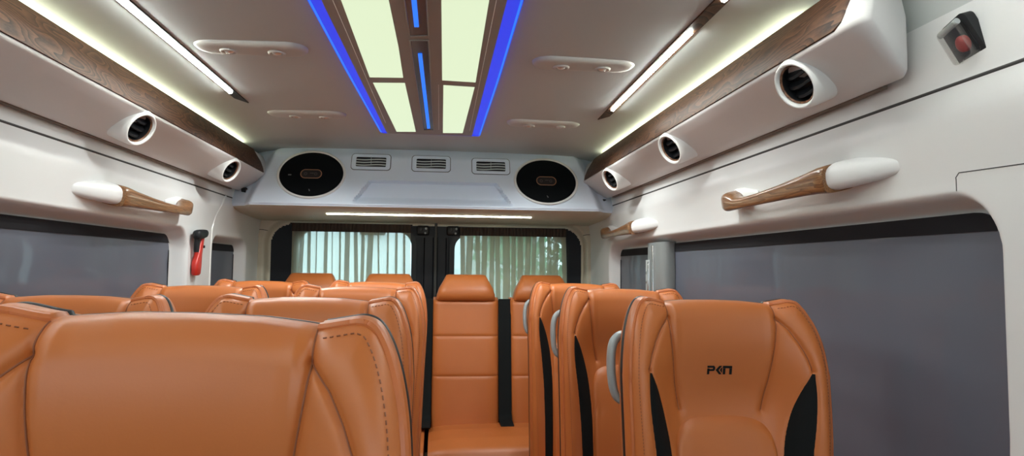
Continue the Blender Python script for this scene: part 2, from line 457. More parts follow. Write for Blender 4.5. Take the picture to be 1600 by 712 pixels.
def vent(s, y, label):
    c = Vector((s * .818, y, 1.658)); t = thing('air_vent', label, 'air vent', c, 'round air vents in the overhead ducts')
    n = Vector((-s * .82, -.30, -.50)).normalized()                  # faces into the aisle and down
    u = Vector((0, 1, 0)); u = (u - n * u.dot(n)).normalized(); w = n.cross(u)
    if w.z < 0: w = -w
    def R(d, r, off=0, sq=1.0): return ring(c + n * d + w * off, u * r * .92, w * r * sq, 36)
    m = MB(); v, f = grid([R(-.07, .066), R(-.03, .062), R(.004, .057), R(.016, .0535), R(.0205, .051), R(.0215, .0485), R(.020, .046), R(.012, .0435), R(.0, .0415)], closev=True); m.add(v, f)
    m.build('bezel', RIMP, t, sharp=60)
    v, f = grid([R(.010, .0445), R(.0135, .0425), R(.0120, .0400), R(.009, .0395)], closev=True); lab(mesh('inner_ring', v, f, WOODR, t, sharp=60), 'brown wood-look ring')
    m = MB(); bl = R(-.018, .039); m.add(bl, [tuple(range(36))]); m.add(*grid([R(.0095, .0397), R(.0, .039), bl], closev=True)); m.build('backing', BLACKP, t)
    for k in (-.022, .0, .022):
        hw = math.sqrt(.0382 ** 2 - k * k) * .92; nn = 9; P = []
        for i in range(nn):
            q = -1 + 2 * i / (nn - 1); bow = .012 * (1 - q * q)
            ctr = c + u * hw * q + w * (k - bow * .4) + n * (-.006 + bow)
            P.append([tuple(ctr + w * .010 - n * .012), tuple(ctr + w * .002 + n * .002), tuple(ctr - w * .004 + n * .003), tuple(ctr - w * .005 - n * .002), tuple(ctr + w * .002 - n * .012)])
        v, f = loft(P); mesh('louvre', v, f, BLACKP, t, sharp=35)
    return t
vent(-1, 2.04, 'round black vent nearest the front on the duct above the red hammer side')
vent(-1, 2.89, 'small round black vent at the rear end of the duct above the red hammer')
vent(1, 1.33, 'largest round black vent, by the rounded front end of the duct')
vent(1, 2.107, 'middle of the three round black vents on the duct above the single seats')
vent(1, 2.88, 'rearmost of the three round black vents on the duct above the single seats')

# ------------------------------------------------------------------ roof strip lights
def strip(s, x0, x1, ya, yb, lit, label):
    t = thing('strip_light', label, 'strip light', ((x0 + x1) / 2, (ya + yb) / 2, 1.838), 'slim white strip lights on the ceiling')
    def zc(x): return float(np.interp(abs(x), cx, cz))
    def X(y): return x0 + (x1 - x0) * (y - ya) / (yb - ya)
    hw = .015
    loop = [(ya, -hw), (yb - .06, -hw), (yb, hw if s < 0 else -hw), (yb - .06, hw), (ya, hw)] if False else None
    pts = [(X(ya) - hw, ya), (X(ya) + hw, ya)] + ([(X(yb) + hw, yb), (X(yb) - hw, yb - .07)] if s < 0 else [(X(yb) + hw, yb - .07), (X(yb) - hw, yb)])
    v = [(a, b, zc(a) - .004) for a, b in pts] + [(a, b, zc(a) + .004) for a, b in pts]
    f = [(0, 1, 2, 3), (7, 6, 5, 4)] + [(i, (i + 1) % 4, 4 + (i + 1) % 4, 4 + i) for i in range(4)]
    lab(mesh('housing', v, f, WOODS if s > 0 else BLACKP, t, smooth=False), 'dark housing with pointed rear tip')
    for a, b in lit:
        xm = X((a + b) / 2)
        P = [[(X(y) + s * dx, y, zc(X(y)) - .0035 - dz) for dx, dz in ((-.0043, 0), (-.0043, .005), (.0040, .007), (.0043, 0))] for y in (a, b)]
        v, f = loft(P); mesh('light_tube', v, f, LEDW, t, smooth=False)
    return t
strip(-1, -.648, -.650, -.70, 2.50, [(-.62, .35), (.47, 2.34)], 'slim white strip light on the ceiling beside the left duct, on the red hammer side')  # foremost lit section is out of view, added to brighten near seats and walls
strip(1, .625, .690, -.70, 2.57, [(-.62, .45), (.57, 1.37), (1.565, 2.39)], 'slim white strip light with a walnut gap, above the single seats')  # foremost tube likewise unseen, added as extra light for the front rows

# ------------------------------------------------------------------ central ceiling light console
ZC = 1.846
con = thing('ceiling_light_console', 'long taupe ceiling console with pale light panels and blue edge lights', 'ceiling light', (0, 1.85, ZC))
def quad(pts, z0, z1):
    n = len(pts); v = [(a, b, z0) for a, b in pts] + [(a, b, z1) for a, b in pts]
    return v, [tuple(range(n)), tuple(range(n, 2 * n))[::-1]] + [(i, (i + 1) % n, n + (i + 1) % n, n + i) for i in range(n)]
v, f = quad([(-.202, .45), (.204, .45), (.199, 1.5), (.196, 2.905), (.186, 2.915), (-.162, 2.915), (-.171, 2.905), (-.199, 1.5)], 1.8335, 1.858); mesh('tray', v, f, CONSP, con, smooth=False)
for nm, pts in (('o', [(-.157, .62), (-.062, .62), (-.054, 1.46), (-.052, 1.75), (-.055, 2.036), (-.156, 2.046)]), ('o', [(-.152, 2.108), (-.053, 2.097), (-.046, 2.857), (-.127, 2.868)]),
                ('o', [(.057, .62), (.158, .62), (.161, 1.42), (.166, 2.056), (.063, 2.047), (.059, 1.43)]), ('o', [(.067, 2.104), (.166, 2.114), (.153, 2.853), (.069, 2.864)])):
    v, f = quad(pts, 1.8325, 1.836); mesh('light_panel', v, f, PANELG, con, smooth=False)
for xo0, xo1, xi0, xi1 in ((-.233, -.199, -.203, -.172), (.236, .232, .203, .197)):
    xm = lambda a, b: a + (b - a) * .72
    pts = [(xi0, .45), (xi1, 2.90), (xo1, 2.92), ((xo0 + xo1) / 2 - (.006 if xo0 < 0 else -.004), 2.0), (xo0, 1.4), (xo0, .45)]
    v, f = quad(pts, 1.8365, 1.856); lab(mesh('blue_edge_light', v, f, BLUEG, con, smooth=False), 'glowing blue edge strip')
    s_ = 1 if xo0 > 0 else -1
    P = []
    for y in np.linspace(.46, 2.9, 16):
        xo = float(np.interp(y, [.45, 1.4, 2.0, 2.92], [xo0, xo0, (xo0 + xo1) / 2 - (.006 if xo0 < 0 else -.004), xo1]))
        P.append([(xo - s_ * .007, y, 1.8355), (xo - s_ * .002, y, 1.8355), (xo - s_ * .002, y, 1.838), (xo - s_ * .007, y, 1.838)])
    v, f = loft(P); mesh('blue_tube', v, f, BLUEB, con, smooth=False)
v, f = quad([(-.192, 2.918), (.228, 2.925), (.224, 2.932), (-.186, 2.927)], 1.836, 1.856); mesh('blue_end_light', v, f, BLUEG, con, smooth=False)
# recessed centre trays, frames and thin blue bars
TR = plain('smoky_tray', (.055, .045, .06), .25)
for pts, bar in (([(-.026, .6), (.030, .6), (.027, 1.648), (-.019, 1.66)], [(-.006, .75), (.006, .75), (.006, 1.587), (-.005, 1.588)]),
                 ([(-.020, 1.69), (.027, 1.683), (.030, 2.805), (-.012, 2.812)], [(-.003, 1.794), (.008, 1.792), (.016, 2.768), (.004, 2.771)])):
    v, f = quad(pts, 1.8328, 1.835); tr_ = mesh('centre_tray', v, f, TR, con, smooth=False)
    fr = [(a, b) for a, b in pts]; m = MB()
    for i in range(4):
        a = Vector((*fr[i], 1.832)); b = Vector((*fr[(i + 1) % 4], 1.832)); m.add(*tube([a, b], .0018, 6))
    m.build('tray_border', CONSP, tr_)
    v, f = quad(bar, 1.830, 1.834); mesh('blue_bar', v, f, BLUEB, con, smooth=False)
m = MB()
for xa_, ya_, xb_, yb_ in ((.176, 1.3, .181, 2.8), (.052, 2.1, .052, 2.8), (-.178, 1.2, -.160, 2.7)):
    m.add(*tube([(xa_, ya_, 1.8335), (xb_, yb_, 1.8335)], .0010, 5))
m.build('trim_line', RIMP, con)

# ------------------------------------------------------------------ reading light pods
PODM = plain('pod_plastic', (.52, .51, .48), .4)
def pod(xc, y, lamps, label):
    t = thing('reading_light_pod', label, 'reading light', (xc, y, 1.845), 'twin reading light pods on the ceiling')
    zc = float(np.interp(abs(xc), cx, cz))
    rings = []
    for d, a, b in ((-.002, .150, .052), (.004, .149, .051), (.009, .143, .046), (.0115, .134, .038), (.012, .120, .028), (.012, .06, .012)):
        rings.append([(xc + q[0], y + q[1], zc - d) for q in rrect(-a, a, -b, b, min(b * .98, .05), 8)])
    v, f = loft(rings); mesh('pod_body', v, f, PODM, t, sharp=60)
    for lx in lamps:
        c = Vector((lx, y + .004, zc - .0125))
        def R(d, r): return ring(c - Vector((0, 0, d)), (r, 0, 0), (0, r, 0), 24)
        v, f = grid([R(0, .024), R(.0035, .0225), R(.005, .019), R(.003, .015), R(.0005, .013)], closev=True); b = mesh('bezel', v, f, PODM, t, sharp=60)
        ld = bpy.data.lights.new('reading_beam', 'SPOT'); ld.energy = 3.2 if y < 2.2 else 6.5; ld.spot_size = 2.8; ld.spot_blend = .6; ld.shadow_soft_size = .012; ld.color = (.95, 1, .97)
        lo_ = bpy.data.objects.new('reading_beam', ld); COL.objects.link(lo_); lo_.parent = t; lo_.location = c - Vector((0, 0, .012)) - wpos(t)
        m = MB(); m.add(*loft([R(.0005, .0135), R(.003, .012), R(.006, .007), R(.0068, .002)])); m.build('lamp_lens', LAMPG, b)
    return t
pod(-.455, 1.868, (-.516, -.389), 'twin reading light pod nearest the front on the hammer side of the ceiling')
pod(-.460, 2.668, (-.505, -.391), 'twin reading light pod on the ceiling before the speaker over the hammer side')
pod(.470, 1.885, (.405, .527), 'twin reading light pod nearest the front on the single seat side of the ceiling')
pod(.478, 2.695, (.419, .545), 'twin reading light pod on the ceiling before the speaker over the single seat side')

# ------------------------------------------------------------------ rear housing (speakers and vents sit in it)
hs = thing('rear_housing', 'pale grey moulded housing across the ceiling above the rear doors', 'housing', (0, 3.35, 1.52))
xa = np.unique(np.concatenate([np.linspace(-.95, -.60, 60), np.linspace(-.60, -.24, 50), np.linspace(-.24, .30, 30), np.linspace(.30, .62, 45), np.linspace(.62, .95, 60)]))
za = np.unique(np.concatenate([np.linspace(1.545, 1.70, 70), np.linspace(1.70, 1.866, 26)]))
Xg, Zg = np.meshgrid(xa, za, indexing='ij')
# the protruding centre: a trapezoid wider at the bottom
edge = np.interp(Zg, [1.545, 1.83, 1.87], [.856, .772, .74])
out = np.abs(Xg - .008) - edge
Yf = 3.262 + (Zg - 1.545) * .55 + sstep(-.02, .035, out) * .06 + sstep(.0, .2, out) * .10
Yf += sstep(1.80, 1.86, Zg) * .02 + (1 - sstep(1.545, 1.558, Zg)) * .012
# shallow recess with slanted ends in the lower middle
hwid = np.interp(Zg, [1.545, 1.680], [.402, .312])
sdp = np.maximum(np.abs(Xg - .028) - hwid, Zg - 1.680)
rec = 1 - sstep(-.006, .002, sdp)
Yf += rec * .046 * sstep(1.552, 1.60, Zg)
m = MB(); m.add(*grid([[(Xg[i, j], Yf[i, j], Zg[i, j]) for j in range(len(za))] for i in range(len(xa))]))
under = []
for i in range(len(xa)):
    y0_ = Yf[i, 0]
    under.append([(xa[i], y0_, 1.545), (xa[i], y0_ + .012, 1.538), (xa[i], y0_ + .035, 1.533), (xa[i], min(y0_ + .12, 3.62), 1.522), (xa[i], 3.70, 1.516), (xa[i], 3.905, 1.512)])
m.build('moulding', BULKP, hs, sharp=60)
m = MB(); m.add(*grid(under)); m.build('underside', REARP, hs, sharp=60)
def face_y(x, z): return 3.262 + (z - 1.545) * .55
def xz(dz): return lambda a, b, d: (a, face_y(a, b) + d, b)
for cxv, czv in ((-.284, 1.780), (.014, 1.779), (.315, 1.773)):
    lo = rrect(cxv - .095, cxv + .095, czv - .042, czv + .042, .016); li = rrect(cxv - .074, cxv + .074, czv - .026, czv + .026, .006)
    v, f = frame_of(lo, li, xz(0), -.006, .012); vo = mesh('air_grille', v, f, BULKP, hs, sharp=30)
    lo2 = rrect(cxv - .098, cxv + .098, czv - .045, czv + .045, .018)
    v, f = frame_of(lo2, lo, xz(0), -.0012, .006); mesh('grille_gap', v, f, SEAMM, vo, sharp=30)
    v, f = slab(li, xz(0), -.0005, .004); mesh('grille_backing', v, f, BLACKP, vo, smooth=False)
    for k in (-.0155, -.001, .0135):
        P = [[(x, face_y(x, czv + k) + a, czv + k + b + .002 * math.sin((x - cxv) * 40)) for a, b in ((-.004, -.0035), (-.0045, .0005), (-.001, .0035), (-.0005, 0))] for x in np.linspace(cxv - .074, cxv + .074, 12)]
        v, f = loft(P); mesh('slat', v, f, HANDLEG, vo, sharp=35)
    v, f = rbox((cxv, face_y(0, czv) - .005, czv), (.002, .004, .05), .0005); mesh('divider', v, f, HANDLEG, vo)
v, f = tube([(-.50, 3.42, 1.5215), (.53, 3.42, 1.5215)], .0055, 8)
lt = tag(mesh('rear_bar_light', v, f, BARG), 'long thin warm white light bar under the rear housing', 'light bar')

def speaker(cx_, cz_, mark, label):
    t = thing('oval_speaker', label, 'speaker', (cx_, face_y(0, cz_), cz_), 'oval speakers in the rear housing')
    def R(d, a, b): return [(cx_ + a * math.cos(k * PI / 32), face_y(0, cz_ + b * math.sin(k * PI / 32)) + d, cz_ + b * math.sin(k * PI / 32)) for k in range(64)]
    v, f = grid([R(.006, .165, .129), R(-.006, .164, .128), R(-.012, .160, .124), R(-.012, .156, .120), R(-.005, .152, .116)], closev=True); mesh('rim', v, f, RIMP, t, sharp=60)
    v, f = loft([R(-.0045, .1525, .1165), R(-.008, .13, .099), R(-.0105, .08, .06), R(-.011, .03, .02)]); mesh('grille', v, f, MESHB, t, sharp=60)
    mp = lambda a, b, d: (cx_ + a, face_y(0, cz_ + b) + d, cz_ + b)
    lo = rrect(-.051, .051, -.024, .024, .0235); li = rrect(-.047, .047, -.020, .020, .0195)
    v, f = frame_of(lo, li, mp, -.0145, -.008); b = mesh('badge_ring', v, f, COPPER, t, sharp=30)
    v, f = slab(li, mp, -.0125, -.008); pl = mesh('badge_plate', v, f, plain('badge_black', (.02, .018, .018), .3), b, smooth=False)
    m = MB()
    for a, r in ((-.026, .008), (.022, .008)):
        m.add(*grid([[mp(a + q * math.cos(k * PI / 8), q * math.sin(k * PI / 8), -.0135) for k in range(16)] for q in (r, r * .55)], closev=True))
    m.add(*[*slab(rrect(-.006, .012, .002, .006, .0015, 3), mp, -.0138, -.012)])
    m.build('badge_print', plain('badge_grey', (.10, .085, .08), .4), b)
    m = MB(); m.add(*slab(rrect(mark - .014, mark + .014, -.010, -.004, .002, 3), mp, -.0098, -.0075)); m.add(*slab([(-.004, -.078), (.001, -.080), (.005, -.088), (.001, -.090)], mp, -.0098, -.006))
    m.build('grille_mark', MARK, t, smooth=False)
    return t
speaker(-.565, 1.7065, -.095, 'black oval speaker at the hammer side end of the rear housing')
speaker(.593, 1.6995, .075, 'black oval speaker at the single seat side end of the rear housing')

for s, xg_, z_ in ((-1, .876, 1.616), (1, .891, 1.597)):
    n = Vector((-s * .7, -.7, 0)).normalized(); u = Vector((s * .25, -.35, 1)); u = (u - n * u.dot(n)).normalized(); w = n.cross(u); c = Vector((s * xg_, 3.383, z_))
    t = thing('oval_grommet', 'small dark oval grommet at the rear end of the duct on the %s side' % ('hammer' if s < 0 else 'single seat'), 'grommet', c, 'small oval grommets by the rear housing')
    v, f = grid([ring(c + n * d, u * a, w * b, 20) for d, a, b in ((-.03, .024, .011), (.0, .023, .010), (.003, .019, .0075), (-.004, .016, .006))], closev=True); mesh('rim', v, f, BLACKP, t)
    v, f = loft([ring(c + n * d, u * a, w * b, 20) for d, a, b in ((-.012, .018, .007), (-.004, .016, .006), (-.002, .008, .003))]); mesh('plug', v, f, plain('brown_plug', (.10, .06, .05), .5), t)

# ------------------------------------------------------------------ rear doors, glass, curtains
def ymap(a, b, d): return (a, d, b)
DO = [(-.925, .036, (.02, .13, .03, .03)), (.044, .935, (.13, .02, .03, .03))]
DW = [(-.745, -.100, .95, 1.462, .085), (.150, .800, .95, 1.450, .085)]
for n, ((a, b, rr), (wa, wb, wz0, wz1, wr)) in enumerate(zip(DO, DW), 1):
    d = bpy.data.objects.new('door_%d' % n, None); COL.objects.link(d); d.location = ((a + b) / 2, 3.97, .1); struct(d)
    lo = rrect(a, b, .1, 1.535, rr, 8); li = rrect(wa, wb, wz0, wz1, wr, 8)
    v, f = frame_of(lo, li, ymap, 3.955, 3.99); mesh('door_panel', v, f, DOORP, d, sharp=30)
    lo = rrect(wa - .03, wb + .03, wz0 - .03, wz1 + .022, wr + .02, 8)
    v, f = frame_of(lo, li, ymap, 3.943, 3.958); mesh('window_surround', v, f, BLACKP, d, sharp=30)
    v, f = slab(rrect(wa, wb, wz0, wz1, wr, 8), ymap, 3.972, 3.976); mesh('window_glass', v, f, GLASS, d, smooth=False)
    # inner stile with raised edges next to the meeting line
    xe = .0 if n == 1 else .075
    P = [[(xe + q, 3.944 - (.010 if abs(q) > .024 else .0), z) for q in (-.036, -.030, -.022, .022, .030, .036)] for z in (.3, 1.0, 1.43)]
    v, f = grid(P); mesh('stile', v, f, DOORP, d, sharp=30)
    lx = -.035 if n == 1 else .140
    lk = bpy.data.objects.new('upper_latch', None); COL.objects.link(lk); lk.parent = d; lk.location = Vector((lx, 3.935, 1.475)) - wpos(d)
    v, f = rbox((lx, 3.936, 1.472), (.075, .02, .055), .012, 3); mesh('latch_cover', v, f, BLACKP, lk)
    for dx, dz, r in ((-.012, .006, .012), (.018, .010, .007), (.014, -.016, .006)):
        v, f = loft([ring((lx + dx, y_, 1.472 + dz), (q, 0, 0), (0, 0, q), 14) for y_, q in ((3.928, r), (3.921, r), (3.918, r * .7))]); mesh('latch_bolt', v, f, HANDLEG if r < .012 else BLACKZIP, lk)
for xx in (.040,):
    v, f = rbox((xx, 3.936, .89), (.016, .02, 1.28), .004); struct(mesh('trim_7', v, f, SEAMM))

def curtain(x0, x1, zt, ph, lap, label):
    t = thing('curtain', label, 'curtain', ((x0 + x1) / 2, 3.92, .6), 'sheer curtains on the rear doors')
    rnd = random.Random(ph); nf = 15; knots = [0]
    for k in range(nf): knots.append(knots[-1] + rnd.uniform(.7, 1.3))
    T = knots[-1]; zz_ = np.linspace(.72, zt - .045, 22)
    path = []                                              # knife pleats: forward, back under, forward again
    for k in range(nf):
        w_ = knots[k + 1] - knots[k]; hi = rnd.uniform(*lap); lo_ = rnd.uniform(.08, .16)
        for q, y_ in ((0, 0), (hi * .33, -.006), (hi * .66, -.011), (hi * .97, -.014), (hi, -.013), (hi * .98, -.011), ((hi + lo_) / 2, -.006), (lo_ * 1.05, -.003), (lo_, -.001), (lo_ * 1.1, 0), ((1 + lo_) / 2, .001)):
            path.append((knots[k] + w_ * q, y_, k))
    path.append((T, 0, nf - 1))
    drift = [rnd.uniform(-.014, .014) for _ in range(nf)]
    P = []
    for a, y_, k in path:
        col = []
        for z in zz_:
            low = (zt - z) / .7
            col.append((x0 + (x1 - x0) * a / T + drift[k] * low + .003 * math.sin(k * 2.2 + low * 4), 3.922 + y_ * (.6 + .5 * low), z))
        P.append(col)
    v, f = grid(P); lab(mesh('sheer_panel', v, f, SHEER, t, sharp=50), 'sheer beige pleated fabric')
    P = []
    for i in range(161):
        q = i / 160; x = x0 + (x1 - x0) * q; y = 3.914 - .007 * math.sin(q * 2 * PI * 16) ** 2
        P.append([(x, y, zt), (x, y - .004, zt - .02), (x, y, zt - .048)])
    v, f = grid(P); lab(mesh('gathered_header', v, f, HEADER, t, sharp=60), 'dark brown gathered header')
    v, f = tube([(x0 - .01, 3.918, zt - .004), (x1 + .01, 3.918, zt - .004)], .005, 8); mesh('rail', v, f, BLACKP, t)
    return t
curtain(-.772, -.105, 1.502, 3, (.25, .75), 'sheer beige curtain with dark header on the rear door of the hammer side')
curtain(.178, .806, 1.492, 8, (.7, .9), 'sheer beige curtain with dark header on the rear door of the single seat side')

# ------------------------------------------------------------------ grab handles
def grab(s, yf, yr, zf, zr, sc, label):
    """yf = front end of the fairing, yr = rear end of the wooden grip"""
    L = yr - yf; t = thing('grab_handle', label, 'grab handle', (s * .945, (yf + yr) / 2, (zf + zr) / 2), 'wood-grip grab handles on the side walls')
    X0 = .940
    def Rg(q, xin, hx, zc, hz, e=4.5, tilt=0):
        y = yf + L * q
        return ring((s * xin, y, zc), (s * hx, 0, hx * tilt), (-s * hz * tilt * .5, 0, hz), 24, e)
    Z = lambda q: zf + (zr - zf) * q
    # white fairing swelling out of the wall
    rings = []
    for q, pr, hz in ((-.06, -.022, .010), (-.01, -.006, .015), (.04, .010, .0205), (.09, .027, .026), (.14, .043, .030), (.18, .054, .0328), (.212, .060, .0335)):
        rings.append(Rg(q, .972 - (.028 + pr) / 2, (.03 + pr) / 2, Z(q) + .006 - .002 * q, hz * sc, 2.8, .25))
    v, f = loft(rings); lab(mesh('front_mount', v, f, WALLP, t, sharp=50), 'cream moulded mount')
    # wooden grip: thick in front, slimming, then hooking back into the wall
    rings = []
    for q, xi, hx, dz, hz in ((.210, .916, .040, .0, .0335), (.218, .914, .0405, -.0, .034), (.26, .903, .028, -.002, .032), (.34, .900, .022, -.006, .0275), (.50, .897, .018, -.0125, .0215), (.65, .897, .0165, -.017, .0175),
                              (.78, .898, .0165, -.019, .016), (.86, .901, .018, -.017, .018), (.91, .910, .026, -.008, .026), (.95, .918, .033, -.002, .031), (.985, .922, .031, .0, .028), (.998, .925, .024, .0, .020)):
        rings.append(Rg(q, xi, hx, Z(q) + dz * sc, hz * sc, 4.0, .25))
    v, f = loft(rings); lab(mesh('wood_grip', v, f, WOODG, t, sharp=50), 'glossy brown wood grip')
    rings = []
    for q, hx, hz in ((.80, .004, .010), (.86, .012, .020), (.92, .019, .030), (.97, .020, .031), (1.02, .012, .024)):
        rings.append(Rg(q, X0 + .004 - hx * .2, hx, Z(q) + .008, hz * sc, 2.6))
    v, f = loft(rings); mesh('rear_mount', v, f, WALLP, t, sharp=50)
    return t
grab(-1, 1.955, 2.73, 1.463, 1.483, .95, 'brown wood grab handle on the red hammer side wall')
grab(1, 1.20, 1.915, 1.462, 1.465, .90, 'large brown wood grab handle above the wide grey shade of the single seats')
grab(1, 2.66, 3.42, 1.442, 1.448, .88, 'small brown wood grab handle at the rear, above the grey pillar')

# ------------------------------------------------------------------ emergency hammer and covered switch
t = thing('emergency_hammer', 'red and black emergency hammer on the cream pillar between two grey shades', 'hammer', (-.95, 2.92, 1.30))
v, f = loft([ring((-.935, 2.905 + dy, z), (.014 * k, 0, 0), (0, w_, 0), 20, 3.5) for z, dy, w_, k in ((1.215, .0, .024, .5), (1.222, .0, .028, .9), (1.25, .0, .031, 1), (1.272, .004, .030, 1), (1.30, .016, .020, .9), (1.34, .030, .017, .9), (1.375, .042, .016, .9), (1.392, .050, .015, .6))])
lab(mesh('handle', v, f, RED, t, sharp=45), 'red plastic handle')
v, f = loft([ring((-.922, y, 1.388 + (y - 2.93) * .1), (.016 * k, 0, 0), (0, 0, .019 * k), 18, 3) for y, k in ((2.852, .55), (2.858, .95), (2.88, 1.05), (2.92, 1), (2.955, .85), (2.975, .5))])
lab(mesh('head', v, f, BLACKP, t, sharp=45), 'black hammer head')
v, f = loft([ring((-.928, y, z), (.010, 0, 0), (0, w_, 0), 14, 3) for z, y, w_ in ((1.31, 2.878, .008), (1.33, 2.880, .011), (1.36, 2.885, .018), (1.39, 2.888, .022))]); mesh('holder_clip', v, f, BLACKP, t)
v, f = rbox((-.930, 2.962, 1.335), (.014, .012, .012), .003); mesh('stud', v, f, BLACKP, t)

c = Vector((.952, 1.035, 1.655)); n = Vector((-.95, -.05, -.30)).normalized(); u = Vector((0, 1, 0)); u = (u - n * u.dot(n)).normalized(); w = n.cross(u); w = -w if w.z < 0 else w
up = (w * .96 + u * .28).normalized(); sd_ = up.cross(n).normalized()
t = thing('covered_switch', 'black wall switch with red button under a clear flip cover', 'switch', c)
def box_on(d0, d1, a0, a1, r, off=0, n_=6):
    lo = rrect(-a0, a0, -a1, a1, r, n_)
    return slab(lo, lambda a, b, d: tuple(c + sd_ * (a + off) + up * b + n * d), d0, d1)
v, f = box_on(-.01, .008, .029, .042, .011); mesh('base_plate', v, f, BLACKP, t, sharp=30)
m = MB(); m.add(*loft([ring(c + n * d - up * .004, sd_ * r, up * r * 1.15, 20) for d, r in ((.006, .013), (.014, .0125), (.018, .008), (.019, .003))])); lab(m.build('button', plain('dull_red', (.30, .03, .025), .45), t), 'red button')
m = MB(); m.add(*frame_of(rrect(-.021, .021, -.033, .033, .008), rrect(-.019, .019, -.031, .031, .006), lambda a, b, d: tuple(c + sd_ * a + up * b + n * d), .008, .028))
m.add(*box_on(.026, .029, .021, .033, .008)); lab(m.build('flip_cover', CLEARP, t, sharp=30), 'clear plastic flip cover')
v, f = tube([tuple(c + up * .030 + n * .020 - sd_ * .022), tuple(c + up * .030 + n * .020 + sd_ * .022)], .0055, 10); mesh('hinge', v, f, HANDLEG, t)

# ------------------------------------------------------------------ passenger seats
HW = .205
ZT = ([0, .06, .104, .113, .120, .140, .155, .168, .179, .189, .197, .202, .2045, .205],
      [1.196, 1.1952, 1.1915, 1.190, 1.191, 1.1950, 1.1980, 1.194, 1.178, 1.155, 1.125, 1.095, 1.068, 1.05])
def smooth_table(x, y, win):
    """piecewise-linear table rounded off by a moving average"""
    X_ = np.linspace(x[0], x[-1], 600); Y_ = np.interp(X_, x, y); k = max(1, int(win / (X_[1] - X_[0])) // 2)
    for _ in range(2):
        pad_ = np.r_[2 * Y_[0] - Y_[1:k + 1][::-1], Y_, 2 * Y_[-1] - Y_[-k - 1:-1][::-1]]
        Y_ = np.convolve(pad_, np.ones(2 * k + 1) / (2 * k + 1), 'valid')
    return X_, Y_
ZTS = smooth_table(*ZT, .007)
CTS = smooth_table([.30, .36, .6, .80, .93, .985, 1.02, 1.06, 1.10, 1.14, 1.17, 1.195, 1.25], [.03, .03, .035, .028, .012, .004, .008, .020, .030, .033, .030, .024, .014], .045)
AMS = smooth_table([.30, .36, .5, .7, .95, 1.06, 1.12, 1.16, 1.19, 1.25], [.02, .02, .040, .055, .064, .061, .053, .040, .024, .006], .04)
WSS = smooth_table([.30, .36, .6, .85, 1.02, 1.3], [.90, .90, .93, .955, .985, .985], .15)
def ztop(ax): return np.interp(ax, *ZTS)
OUTL = [(x, float(np.interp(x, *ZTS))) for x in np.linspace(0, HW, 140)] + [(HW, .30)]
def recl(z): return (1.2 - np.asarray(z)) * .11
def wscale(z): return np.interp(z, *WSS)
SEAM_A = [(.115, 1.20), (.1155, 1.16), (.111, 1.12), (.100, 1.035), (.088, .978)]
SEAM_B = [(.115, 1.163), (.135, 1.142), (.150, 1.117), (.162, 1.09), (.169, 1.064)]
INS_O = [(.169, 1.066), (.1725, 1.02), (.170, .97), (.163, .91), (.155, .80), (.150, .65), (.150, .50)]
INS_I = [(.169, 1.066), (.150, 1.03), (.134, .985), (.121, .93), (.114, .86), (.112, .80), (.112, .65), (.114, .50)]
PAD = [(.112, .50), (.111, .80), (.111, .88), (.106, .925), (.094, .951), (.075, .963), (.045, .969), (0, .970)]
def dense(pl, n=60, sm=3):
    pl = np.array(pl); d = np.r_[0, np.cumsum(np.hypot(*np.diff(pl, axis=0).T))]
    t_ = np.linspace(0, d[-1], n); a = np.c_[np.interp(t_, d, pl[:, 0]), np.interp(t_, d, pl[:, 1])]
    for _ in range(sm): a[1:-1] = (a[:-2] + 2 * a[1:-1] + a[2:]) / 4
    return a
def dist_to(pl, X, Z, n=70, sm=3):
    a = dense(pl, n, sm); D = np.full(X.shape, 9.0)
    for p, q in zip(a[:-1], a[1:]):
        d = q - p; L = (d * d).sum() + 1e-12
        tt = np.clip(((X - p[0]) * d[0] + (Z - p[1]) * d[1]) / L, 0, 1)
        D = np.minimum(D, np.hypot(X - p[0] - tt * d[0], Z - p[1] - tt * d[1]))
    return D
def front(X, Z, grooves=True):
    """forward offset of the upholstery (metres towards the passenger) at lateral X, height Z"""
    A = np.abs(X)
    center = np.interp(Z, *CTS)
    amp = np.interp(Z, *AMS)
    lat = sstep(.085, .192, A)
    f = center * (1 - sstep(.09, .19, A)) + .016 * sstep(.09, .19, A) + amp * lat + .010 * (A / .1) ** 2 * (A < .1) + .010 * (A >= .1)
    tq = np.clip(dist_to(OUTL, A, Z, 190, 0) / .034, 0, 1); f = f - .027 * (1 - np.sqrt(1 - (1 - tq) ** 2))   # edge rolled back all round
    if grooves:
        for pl, dep, wd in ((SEAM_A, .0046, .0029), (SEAM_B, .0042, .0029), (INS_O, .002, .003), (INS_I, .002, .003)):
            f = f - dep * np.exp(-(dist_to(pl, A, Z) / wd) ** 2)
        # soft pillow either side of the main seams
        f = f + .0042 * (1 - np.exp(-(dist_to(SEAM_A, A, Z) / .009) ** 2)) + .0035 * (1 - np.exp(-(dist_to(SEAM_B, A, Z) / .008) ** 2)) - .0075
    return f + recl(Z)
def P3(X, Z, off=0.0): 
    return np.stack([X * wscale(Z), -(front(X, Z) + off), Z], -1)

ZB = .37
seat0 = thing('passenger_seat', 'x', 'seat', (0, 0, 0), 'tan leather passenger seats')
# upholstered front
cols = np.unique(np.round(np.concatenate([np.linspace(-1, 1, 251) * HW, [q * k for q in (.1955, .198, .2015, .2025) for k in (-1, 1)]]), 5))
tt = np.concatenate([np.linspace(0, .52, 34, endpoint=False), np.linspace(.52, .93, 170, endpoint=False), np.linspace(.93, 1, 40)])
XX = np.repeat(cols[:, None], len(tt), 1); ZZ = ZB + (ztop(np.abs(XX)) - ZB) * tt[None, :]
PP = P3(XX, ZZ)
v, f = grid(PP.tolist()); mesh('backrest', v, f, LEATHER, seat0, sharp=75)
